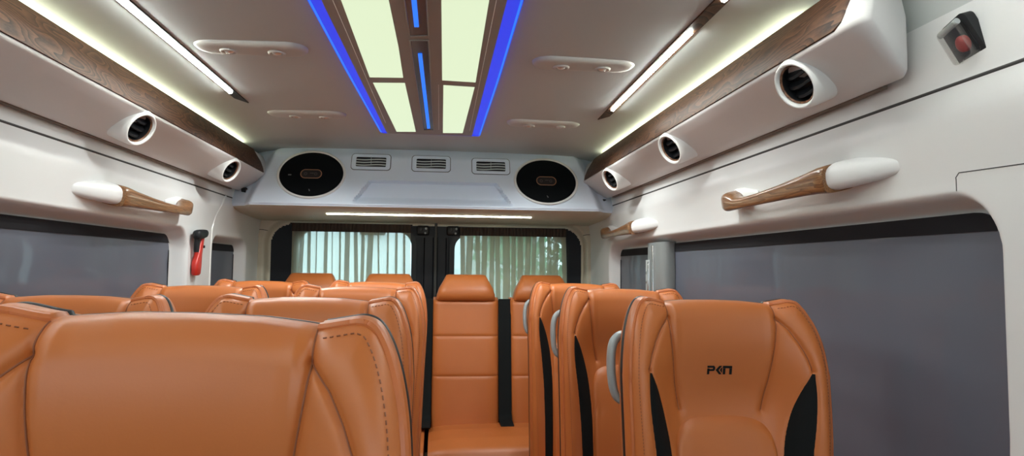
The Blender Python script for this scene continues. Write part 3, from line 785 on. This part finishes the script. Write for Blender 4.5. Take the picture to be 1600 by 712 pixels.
# wrap: leather band, black zip strip and rear cover that follow the whole front edge
bX = np.concatenate([np.full(60, -HW), cols, np.full(60, HW)]); bZ = np.concatenate([np.linspace(ZB, ztop(HW) - .003, 60), ztop(np.abs(cols)), np.linspace(ztop(HW) - .003, ZB, 60)])
B = P3(bX, bZ)
keep_ = [0]
for i in range(1, len(B)):
    if np.linalg.norm(B[i] - B[keep_[-1]]) > .0015: keep_.append(i)
B = B[keep_]; bX = bX[keep_]; bZ = bZ[keep_]
tan = np.gradient(B[:, [0, 2]], axis=0); tan /= np.linalg.norm(tan, axis=1)[:, None] + 1e-9
nin = np.c_[tan[:, 1], -tan[:, 0]]                                              # points to the inside of the outline
for _ in range(6): nin[1:-1] = (nin[:-2] + 2 * nin[1:-1] + nin[2:]) / 4
backy = -(recl(bZ) - .075)                                                       # rear plane of the seat
def wrap(fr, inset):
    y = B[:, 1] + (backy - B[:, 1]) * fr
    k_ = inset * (1 - .75 * ((np.abs(B[:, 0]) < .115) & (B[:, 2] > 1.1))) if inset < 0 else np.full(len(B), inset)
    return np.c_[B[:, 0] + nin[:, 0] * k_, y, B[:, 2] + nin[:, 1] * k_].tolist()
v, f = grid([wrap(a, i) for a, i in ((0, 0), (.04, -.003), (.10, -.0045), (.20, -.005), (.30, -.0042), (.335, -.001))]); mesh('side_band', v, f, LEATHER, seat0, sharp=75)
v, f = grid([wrap(a, i) for a, i in ((.33, .0), (.345, -.0035), (.39, -.0052), (.44, -.004), (.455, .0))]); lab(mesh('zip_strip', v, f, BLACKZIP, seat0, sharp=75), 'black zip strip')
ctr = np.c_[bX * .2, np.zeros(len(bX)), np.interp(bZ, [ZB, 1.2], [ZB + .03, 1.12])]
rings = [wrap(a, i) for a, i in ((.45, .001), (.47, -.001), (.60, .000), (.78, .006), (.90, .014), (.97, .024), (1.0, .038))]
rings.append([(x * .25, y - .012 * 0 + .012, z - (.10 if z > 1.0 else .02) * 0 - max(0, z - .95) * .35) for x, y, z in rings[-1]])
v, f = grid(rings); mesh('rear_cover', v, f, LEATHER, seat0, sharp=75)
# piping on the front edge and the row of stitches beside it
pk = [i for i in range(len(B)) if bZ[i] > .40 and not (abs(bX[i]) < .117 and bZ[i] > 1.1)]
for sgn in (-1, 1):
    path = [tuple(B[i] + np.array([nin[i, 0] * .0005, -.0025, nin[i, 1] * .0005])) for i in pk if sgn * bX[i] > 0]
    v, f = tube(path, .0052, 8); lab(mesh('piping', v, f, LEATHER_DK, seat0), 'rolled leather piping')
STITCH = plain('dark_stitch', (.26, .085, .035), .6)
for sgn in (-1, 1):
    m = MB()
    idx = [i for i in pk if sgn * bX[i] > 0]
    pts = np.array([[abs(B[i, 0]) - 0 + 0, B[i, 2]] for i in idx]); ins = np.array([nin[i] for i in idx])
    q = np.c_[np.array([B[i, 0] for i in idx]) + ins[:, 0] * .0080, np.array([B[i, 2] for i in idx]) + ins[:, 1] * .0080]
    d = np.r_[0, np.cumsum(np.hypot(*np.diff(q, axis=0).T))]
    for s0 in np.arange(.006, d[-1] - .004, .0062):
        e = [np.array([np.interp(s0 + k, d, q[:, 0]), np.interp(s0 + k, d, q[:, 1])]) for k in (0, .0032)]
        p = [P3(np.array([a[0]]), np.array([a[1]]), .0010)[0] for a in e]
        m.add(*tube(p, .0007, 5))
    lab(m.build('stitching', STITCH, seat0), 'row of dark stitches')
# thread lying in the main seams
for sgn in (-1, 1):
    for pl in (SEAM_A, SEAM_B):
        a = dense(pl, 60); a = a[a[:, 1] < ztop(a[:, 0]) - .0005]
        pts = P3(sgn * a[:, 0], a[:, 1], .0006)
        v, f = tube([tuple(p) for p in pts], .0009, 6); lab(mesh('seam_thread', v, f, STITCH, seat0), 'dark brown seam thread')
# black side inserts
for sgn in (-1, 1):
    zr = np.linspace(1.060, .47, 46); O_ = dense(INS_O); I_ = dense(INS_I)
    P = []
    for z in zr:
        xo = np.interp(-z, -O_[:, 1], O_[:, 0]); xi = np.interp(-z, -I_[:, 1], I_[:, 0])
        xr = sgn * np.linspace(xi, xo, 9); e = np.array([-.002, .001, .0022, .0028, .003, .0028, .0022, .001, -.002])
        Zr = np.full(9, z); A = np.stack([xr * wscale(Zr), -(front(xr, Zr, False) + e), Zr], -1); P.append(A.tolist())
    v, f = grid(P); lab(mesh('side_insert', v, f, BLACKFAB, seat0, sharp=75), 'black fabric side insert')
# padded back cushion with the arched top
Pd = dense(PAD, 80)
zc_ = np.linspace(0, 1, 40); P = []
for uu in np.linspace(-1, 1, 41):
    col = []
    for r in zc_:
        # r runs from the bottom to the arched outline
        xb = .111 * uu; hz = float(np.interp(abs(xb), Pd[::-1, 0], Pd[::-1, 1])) if abs(xb) < .1105 else .86
        z = .46 + (hz - .46) * r
        col.append((xb, z))
    P.append(col)
P = np.array(P); Xp, Zp = P[..., 0], P[..., 1]
dd = np.minimum(dist_to(PAD, np.abs(Xp), Zp), np.maximum(Zp - .46, 0))
base = front(Xp, Zp, False)
puff = np.interp(dd, [0, .003, .008, .016, .03, .06], [-.004, .006, .011, .0145, .017, .019]) - .006 * np.exp(-((Zp - .842) / .004) ** 2)
basee = base * (1 - sstep(.07, .12, np.abs(Xp))) + base * sstep(.07, .12, np.abs(Xp))
v, f = grid(np.stack([Xp * wscale(Zp), -(basee + puff), Zp], -1).tolist()); mesh('back_cushion', v, f, LEATHER, seat0, sharp=75)
# seat cushion, base and legs
m = MB()
us = np.linspace(-1, 1, 33); vs = np.linspace(0, 1, 40); P = []
for a in us:
    col = []
    for b in vs:
        x = .205 * a; y = -.10 - .44 * b; bol = .035 * float(sstep(.62, .95, abs(a))); z = .445 + bol * (1 - .5 * b) + .012 * math.sin(b * PI) - .05 * max(0, (b - .86) / .14) ** 2 - .03 * max(0, (abs(a) - .93) / .07) ** 2
        col.append((x, y, z))
    P.append(col)
Qb = [[(x, y, .33) for x, y, z in r] for r in P]
m.add(*grid(P)); m.add(*grid(Qb))
for g in (lambda A: A[0], lambda A: A[-1], lambda A: [r[0] for r in A], lambda A: [r[-1] for r in A]): m.add(*grid([g(P), g(Qb)]))
m.build('seat_cushion', LEATHER, seat0, sharp=60)
v, f = rbox((0, -.30, .305), (.38, .42, .06), .012); mesh('seat_pan', v, f, SHELL, seat0)
for dx in (-.14, .14):
    for dy in (-.14, -.46):
        v, f = tube([(dx, dy, .30), (dx, dy - .01, .012), (dx, dy - .01, 0)], .016, 10); mesh('leg', v, f, BLACKP, seat0)
# variants
def logo(parent):
    m = MB(); x0, z0, H = -.0175, 1.049, .0205
    S = .001
    polys = [  # P, K and N in squared, heavy letters
        [(0, 14), (14, 14), (16.5, 11.5), (16.5, 8), (14, 5.4), (4.6, 5.4), (4.6, 8.6), (11.5, 8.6), (12, 9.2), (12, 10.2), (11.5, 10.7), (0, 10.7)], [(0, 9.6), (4.4, 9.6), (4.4, 0), (0, 0)],
        [(25.5, 14), (31, 14), (24, 7), (31, 0), (25.5, 0), (18, 7)], [(28.4, 9.0), (31.4, 11.8), (31.4, 2.2), (28.4, 5.0), (27, 7)],
        [(33, 14), (52, 14), (52, 10.2), (33, 10.2)], [(33.4, 9.9), (38.4, 9.9), (38.4, 0), (33.4, 0)], [(42, 9.9), (47, 9.9), (52, 5), (52, 9.9)], [(46.8, 9.9), (52, 9.9), (52, 0), (46.8, 0)]]
    for pl in polys:
        def mp(a, b, d):
            X = np.array([x0 + (a - 12) * S]); Z = np.array([z0 + b * S * 1.25]); return (float(X[0]), -float(front(X, Z, False)[0]) - d, float(Z[0]))
        m.add(*slab(pl, mp, .0012, -.001))
    lab(m.build('logo', BLACKFAB, parent, smooth=False, local=True), 'black embroidered three-letter logo')
LOOPG = plain('loop_plastic', (.30, .33, .335), .4)
def grab_loop(parent):
    path = [(-.165, .050, 1.118), (-.188, .048, 1.120), (-.204, .044, 1.105), (-.210, .038, 1.08), (-.211, .032, 1.045), (-.208, .026, 1.01), (-.200, .022, .988), (-.175, .022, .978)]
    pts = dense([(0, 0), (1, 1)], 2)
    a = np.array(path); t_ = np.linspace(0, len(path) - 1, 40); a = np.c_[[np.interp(t_, range(len(path)), a[:, k]) for k in range(3)]].T
    for _ in range(6): a[1:-1] = (a[:-2] + 2 * a[1:-1] + a[2:]) / 4
    rings = []
    for i, p in enumerate(a):
        tg = a[min(i + 1, 39)] - a[max(i - 1, 0)]; tg = Vector(tg).normalized(); u_ = Vector((0, 1, 0)); u_ = (u_ - tg * u_.dot(tg)).normalized(); w_ = tg.cross(u_)
        rings.append(ring(p, u_ * .017, w_ * .008, 14, 2.6))
    v, f = loft(rings); lab(mesh('grab_loop', v, f, LOOPG, parent, local=True, sharp=60), 'grey plastic grab loop')

SEATS = [  # x, y of the top centre, side
    (-.157, .64, 'L', 'closest and largest tan leather seat, cut off by the lower left corner'),
    (-.185, 1.36, 'L', 'tan leather aisle seat directly behind the largest cut-off seat'),
    (-.640, 1.39, 'L', 'nearest tan leather window seat on the hammer side, showing only its top'),
    (-.178, 2.09, 'L', 'mostly hidden tan leather aisle seat, third in line behind the largest cut-off seat'),
    (-.632, 2.10, 'L', 'tan leather window seat in front of the red emergency hammer'),
    (-.185, 2.78, 'L', 'rearmost tan leather left aisle seat, just in front of the rear bench'),
    (-.632, 2.79, 'L', 'shaded tan leather window seat by the narrow grey shade on the hammer side'),
    (.638, 1.36, 'R', 'tan leather single seat with a black embroidered logo on its headrest'),
    (.635, 2.07, 'R', 'tan leather single seat directly behind the seat with the black logo'),
    (.638, 2.80, 'R', 'tan leather single seat farthest back, in front of the rear bench'),
]
for i, (x, y, sd__, lb) in enumerate(SEATS):
    o = seat0 if i == 0 else copy_tree(seat0)
    th = .033 if i == 0 else .013
    o.location = (x - th * 1.19, y, 0); o.rotation_euler = (0, th, 0); o['label'] = lb; o['group'] = 'tan leather passenger seats'
# the right-hand seats carry a grab loop, the first of them the logo
rs_ = [o for o in COL.objects if o.name.startswith('passenger_seat') and o.location.x > .3]
rs_.sort(key=lambda o: o.location.y)
logo(rs_[0])
for o in rs_: grab_loop(o)
seat0.scale.z = 1.015

# ------------------------------------------------------------------ rear bench
bn = thing('rear_bench', 'tan leather bench seat across the rear with four headrests and a black strip', 'bench', (0, 3.45, 0))
def cushion_panel(x0, x1, prof, tuckx=.02, n=24, bulge=.012):
    """prof: list of (y, z) front line from bottom to top; makes a closed padded panel"""
    pr = np.array(prof); d = np.r_[0, np.cumsum(np.hypot(*np.diff(pr, axis=0).T))]; t_ = np.linspace(0, d[-1], 50)
    a = np.c_[np.interp(t_, d, pr[:, 0]), np.interp(t_, d, pr[:, 1])]
    tg = np.gradient(a, axis=0); tg /= np.linalg.norm(tg, axis=1)[:, None]; nr = np.c_[-tg[:, 1], tg[:, 0]]
    P = []
    for u_ in np.linspace(-1, 1, n):
        k = 1 - abs(u_) ** 8; x = (x0 + x1) / 2 + (x1 - x0) / 2 * u_
        P.append([(x, p[0] + q[0] * (bulge * (1 - u_ * u_) * .5 + .018 * k), p[1] + q[1] * (bulge * (1 - u_ * u_) * .5 + .018 * k)) for p, q in zip(a, nr)])
    return P
BX = [-.595, -.195, .205, .610]
for k, xc in enumerate(BX):
    w2 = .170
    # back panel with two cross seams
    us = np.linspace(-1, 1, 25); zs_ = np.unique(np.concatenate([np.linspace(.40, 1.10, 60), [.703, .705, .707, .903, .905, .907]]))
    P = []
    for a in us:
        col = []
        for z in zs_:
            g = .004 * (math.exp(-((z - .705) / .004) ** 2) + math.exp(-((z - .905) / .004) ** 2))
            e = .022 * (1 - abs(a) ** 6) ** .5
            col.append((xc + w2 * a, 3.555 - (1.1 - z) * .16 - e + g + .03 * max(0, (z - 1.075) / .025) ** 2, z))
        P.append(col)
    Qb = [[(x, 3.66 - (1.1 - z) * .14, z) for x, y, z in r] for r in P]
    m = MB(); m.add(*grid(P)); m.add(*grid(Qb))
    for g in (lambda A: A[0], lambda A: A[-1], lambda A: [r[0] for r in A], lambda A: [r[-1] for r in A]): m.add(*grid([g(P), g(Qb)]))
    m.build('back_panel', LEATHER, bn, sharp=70)
    # trapezoid headrest, wide below and narrow on top
    rings = []
    for z, hw, yc, hd in ((1.085, .150, 3.585, .048), (1.088, .155, 3.58, .060), (1.115, .153, 3.572, .066), (1.15, .142, 3.575, .062), (1.185, .122, 3.585, .052), (1.208, .110, 3.592, .040), (1.219, .103, 3.597, .026), (1.222, .09, 3.60, .012)):
        rings.append(ring((xc, yc, z), (hw, 0, 0), (0, hd, 0), 40, 5))
    v, f = loft(rings); mesh('headrest', v, f, LEATHER, bn, sharp=60)
for x0, x1 in ((-.79, .005), (.025, .815)):
    pr = [(3.06, .30), (3.045, .34), (3.05, .39), (3.08, .43), (3.16, .455), (3.30, .462), (3.40, .455), (3.46, .45)]
    P = cushion_panel(x0, x1, pr, n=40)
    Qb = [[(x, min(y + .0, 3.47), .28) for x, y, z in r] for r in P]
    m = MB(); m.add(*grid(P)); m.add(*grid(Qb))
    for g in (lambda A: A[0], lambda A: A[-1], lambda A: [r[0] for r in A], lambda A: [r[-1] for r in A]): m.add(*grid([g(P), g(Qb)]))
    m.build('seat_cushion', LEATHER, bn, sharp=70)
v, f = rbox((0, 3.30, .14), (1.55, .40, .28), .01); mesh('bench_base', v, f, SHELL, bn)
for xa_, xb_ in ((.377, .442), (-.428, -.363), (-.022, .032)):
    P = [[(x, y, z) for x in (xa_, xa_ + .006, xb_ - .006, xb_)] for y, z in ((3.565, 1.095), (3.535, 1.0), (3.502, .80), (3.455, .52), (3.43, .492), (3.34, .490), (3.325, .484))]
    Q = [[(x, y + .02, z - .012) for x, y, z in r] for r in P]
    m = MB(); m.add(*grid(P)); m.add(*grid(Q))
    for g in (lambda A: A[0], lambda A: A[-1], lambda A: [r[0] for r in A], lambda A: [r[-1] for r in A]): m.add(*grid([g(P), g(Q)]))
    lab(m.build('black_strip', BLACKFAB, bn, sharp=60), 'black strip between the back panels')

# ------------------------------------------------------------------ outside, seen through the rear curtains
v, f = rbox((0, 14, -.35), (60, 44, .1), 0)
struct(mesh('ground', v, f, varied('asphalt', (.18, .18, .18), (.25, .25, .24), 2, .9)))
pv = thing('parked_van', 'white parked van seen blurred through the sheer curtain', 'van', (-.9, 6.5, -.3))
v, f = loft([ring((-.9, y, z), (hx, 0, 0), (0, 0, hz), 28, 6) for y, z, hx, hz in ((6.35, .55, .85, .45), (6.40, .60, .92, .55), (6.9, .72, .95, .68), (7.5, 1.1, .95, 1.15), (10.5, 1.1, .95, 1.2))]); mesh('body', v, f, plain('white_car_paint', (.75, .77, .78), .3), pv, sharp=50)
m = MB(); m.add(*grid([[(-.9 + q * .82, 6.98 + k * .42, 1.32 + k * .72) for q in np.linspace(-1, 1, 9)] for k in (0, .5, 1)])); m.add(*grid([[(-.9 + q * .82, 7.02 + k * .42, 1.30 + k * .72) for q in np.linspace(-1, 1, 9)] for k in (0, .5, 1)])); m.build('windscreen', plain('windscreen_glass', (.10, .14, .15), .1), pv)
v, f = rbox((-.62, 6.95, 1.62), (.26, .05, .09), .02); mesh('mirror', v, f, BLACKP, pv)
v, f = rbox((-.9, 6.93, 1.83), (1.5, .05, .07), .02); mesh('sun_band', v, f, BLACKP, pv)
bd = thing('exterior_building', 'pale building with dark window bands outside the rear doors', 'building', (-3, 20, -.3))
v, f = rbox((-4, 20, 3.2), (14, 3, 7), .02); mesh('wall', v, f, varied('pale_render', (.62, .64, .62), (.70, .71, .68), 2, .8), bd)
for k in range(6):
    v, f = rbox((-9 + k * 2.2, 18.46, 2.2), (1.2, .1, 1.3), .02); mesh('window', v, f, GLASSD, bd)
tt_ = thing('leafy_tree', 'green leafy tree outside the rear door', 'tree', (3.2, 13, -.3))
v, f = tube([(3.2, 13, -.3), (3.25, 13, 1.2), (3.1, 13, 3)], lambda q: .2 - .1 * q, 10); mesh('trunk', v, f, plain('bark', (.12, .08, .05), .9), tt_)
m = MB(); rnd = random.Random(2)
for k in range(7000):
    a = rnd.uniform(0, 2 * PI); b = math.acos(rnd.uniform(-1, 1)); r = rnd.uniform(.4, 1) ** .5
    c = Vector((3.0 + 2.6 * r * math.sin(b) * math.cos(a), 13 + 1.8 * r * math.sin(b) * math.sin(a), 2.6 + 2.4 * r * math.cos(b)))
    d1 = Vector((rnd.gauss(0, 1), rnd.gauss(0, 1), rnd.gauss(0, 1))).normalized() * .08; d2 = d1.cross(Vector((rnd.gauss(0, 1), rnd.gauss(0, 1), rnd.gauss(0, 1)))).normalized() * .045
    m.add([tuple(c - d1), tuple(c + d2), tuple(c + d1), tuple(c - d2)], [(0, 1, 2, 3)])
m.build('foliage', varied('leaves', (.03, .16, .07), (.10, .34, .14), 3, .6), tt_, smooth=False)

# ------------------------------------------------------------------ light and camera
w = bpy.data.worlds.new('day'); SC.world = w; w.use_nodes = True
bg = w.node_tree.nodes['Background']
sky = w.node_tree.nodes.new('ShaderNodeTexSky'); sky.sky_type = 'HOSEK_WILKIE'; sky.turbidity = 7; sky.ground_albedo = .4; sky.sun_direction = (-.3, -.3, .9)
mixc = w.node_tree.nodes.new('ShaderNodeMix'); mixc.data_type = 'RGBA'; mixc.inputs[0].default_value = .8
mixc.inputs[7].default_value = (.80, .93, 1.0, 1)
w.node_tree.links.new(sky.outputs[0], mixc.inputs[6]); w.node_tree.links.new(mixc.outputs[2], bg.inputs[0]); bg.inputs[1].default_value = 2.6

cam = bpy.data.cameras.new('camera'); co = bpy.data.objects.new('camera', cam); COL.objects.link(co); SC.camera = co
cam.sensor_width = 36; cam.lens = 36 * 1050 / 1600; cam.clip_start = .02
vp = Vector((687 - 800, -(417 - 356), -1050)).normalized(); zc3 = Vector((math.sin(.017), math.cos(.017), 0)); zc3 = (zc3 - vp * zc3.dot(vp)).normalized(); xc3 = vp.cross(zc3)
R3 = Matrix((xc3, vp, zc3))            # rows: world axes in camera space -> maps camera space to world
co.matrix_world = Matrix.Translation((.065, 0, 1.26)) @ R3.to_4x4()
SC.view_settings.view_transform = 'Standard'; SC.view_settings.look = 'None'; SC.view_settings.gamma = 1; SC.view_settings.use_curve_mapping = False
SC.view_settings.exposure = .7
SC.cycles.use_denoising = True
SC.cycles.max_bounces = 10; SC.cycles.diffuse_bounces = 6; SC.cycles.transparent_max_bounces = 16
SC.cycles.sample_clamp_indirect = 6
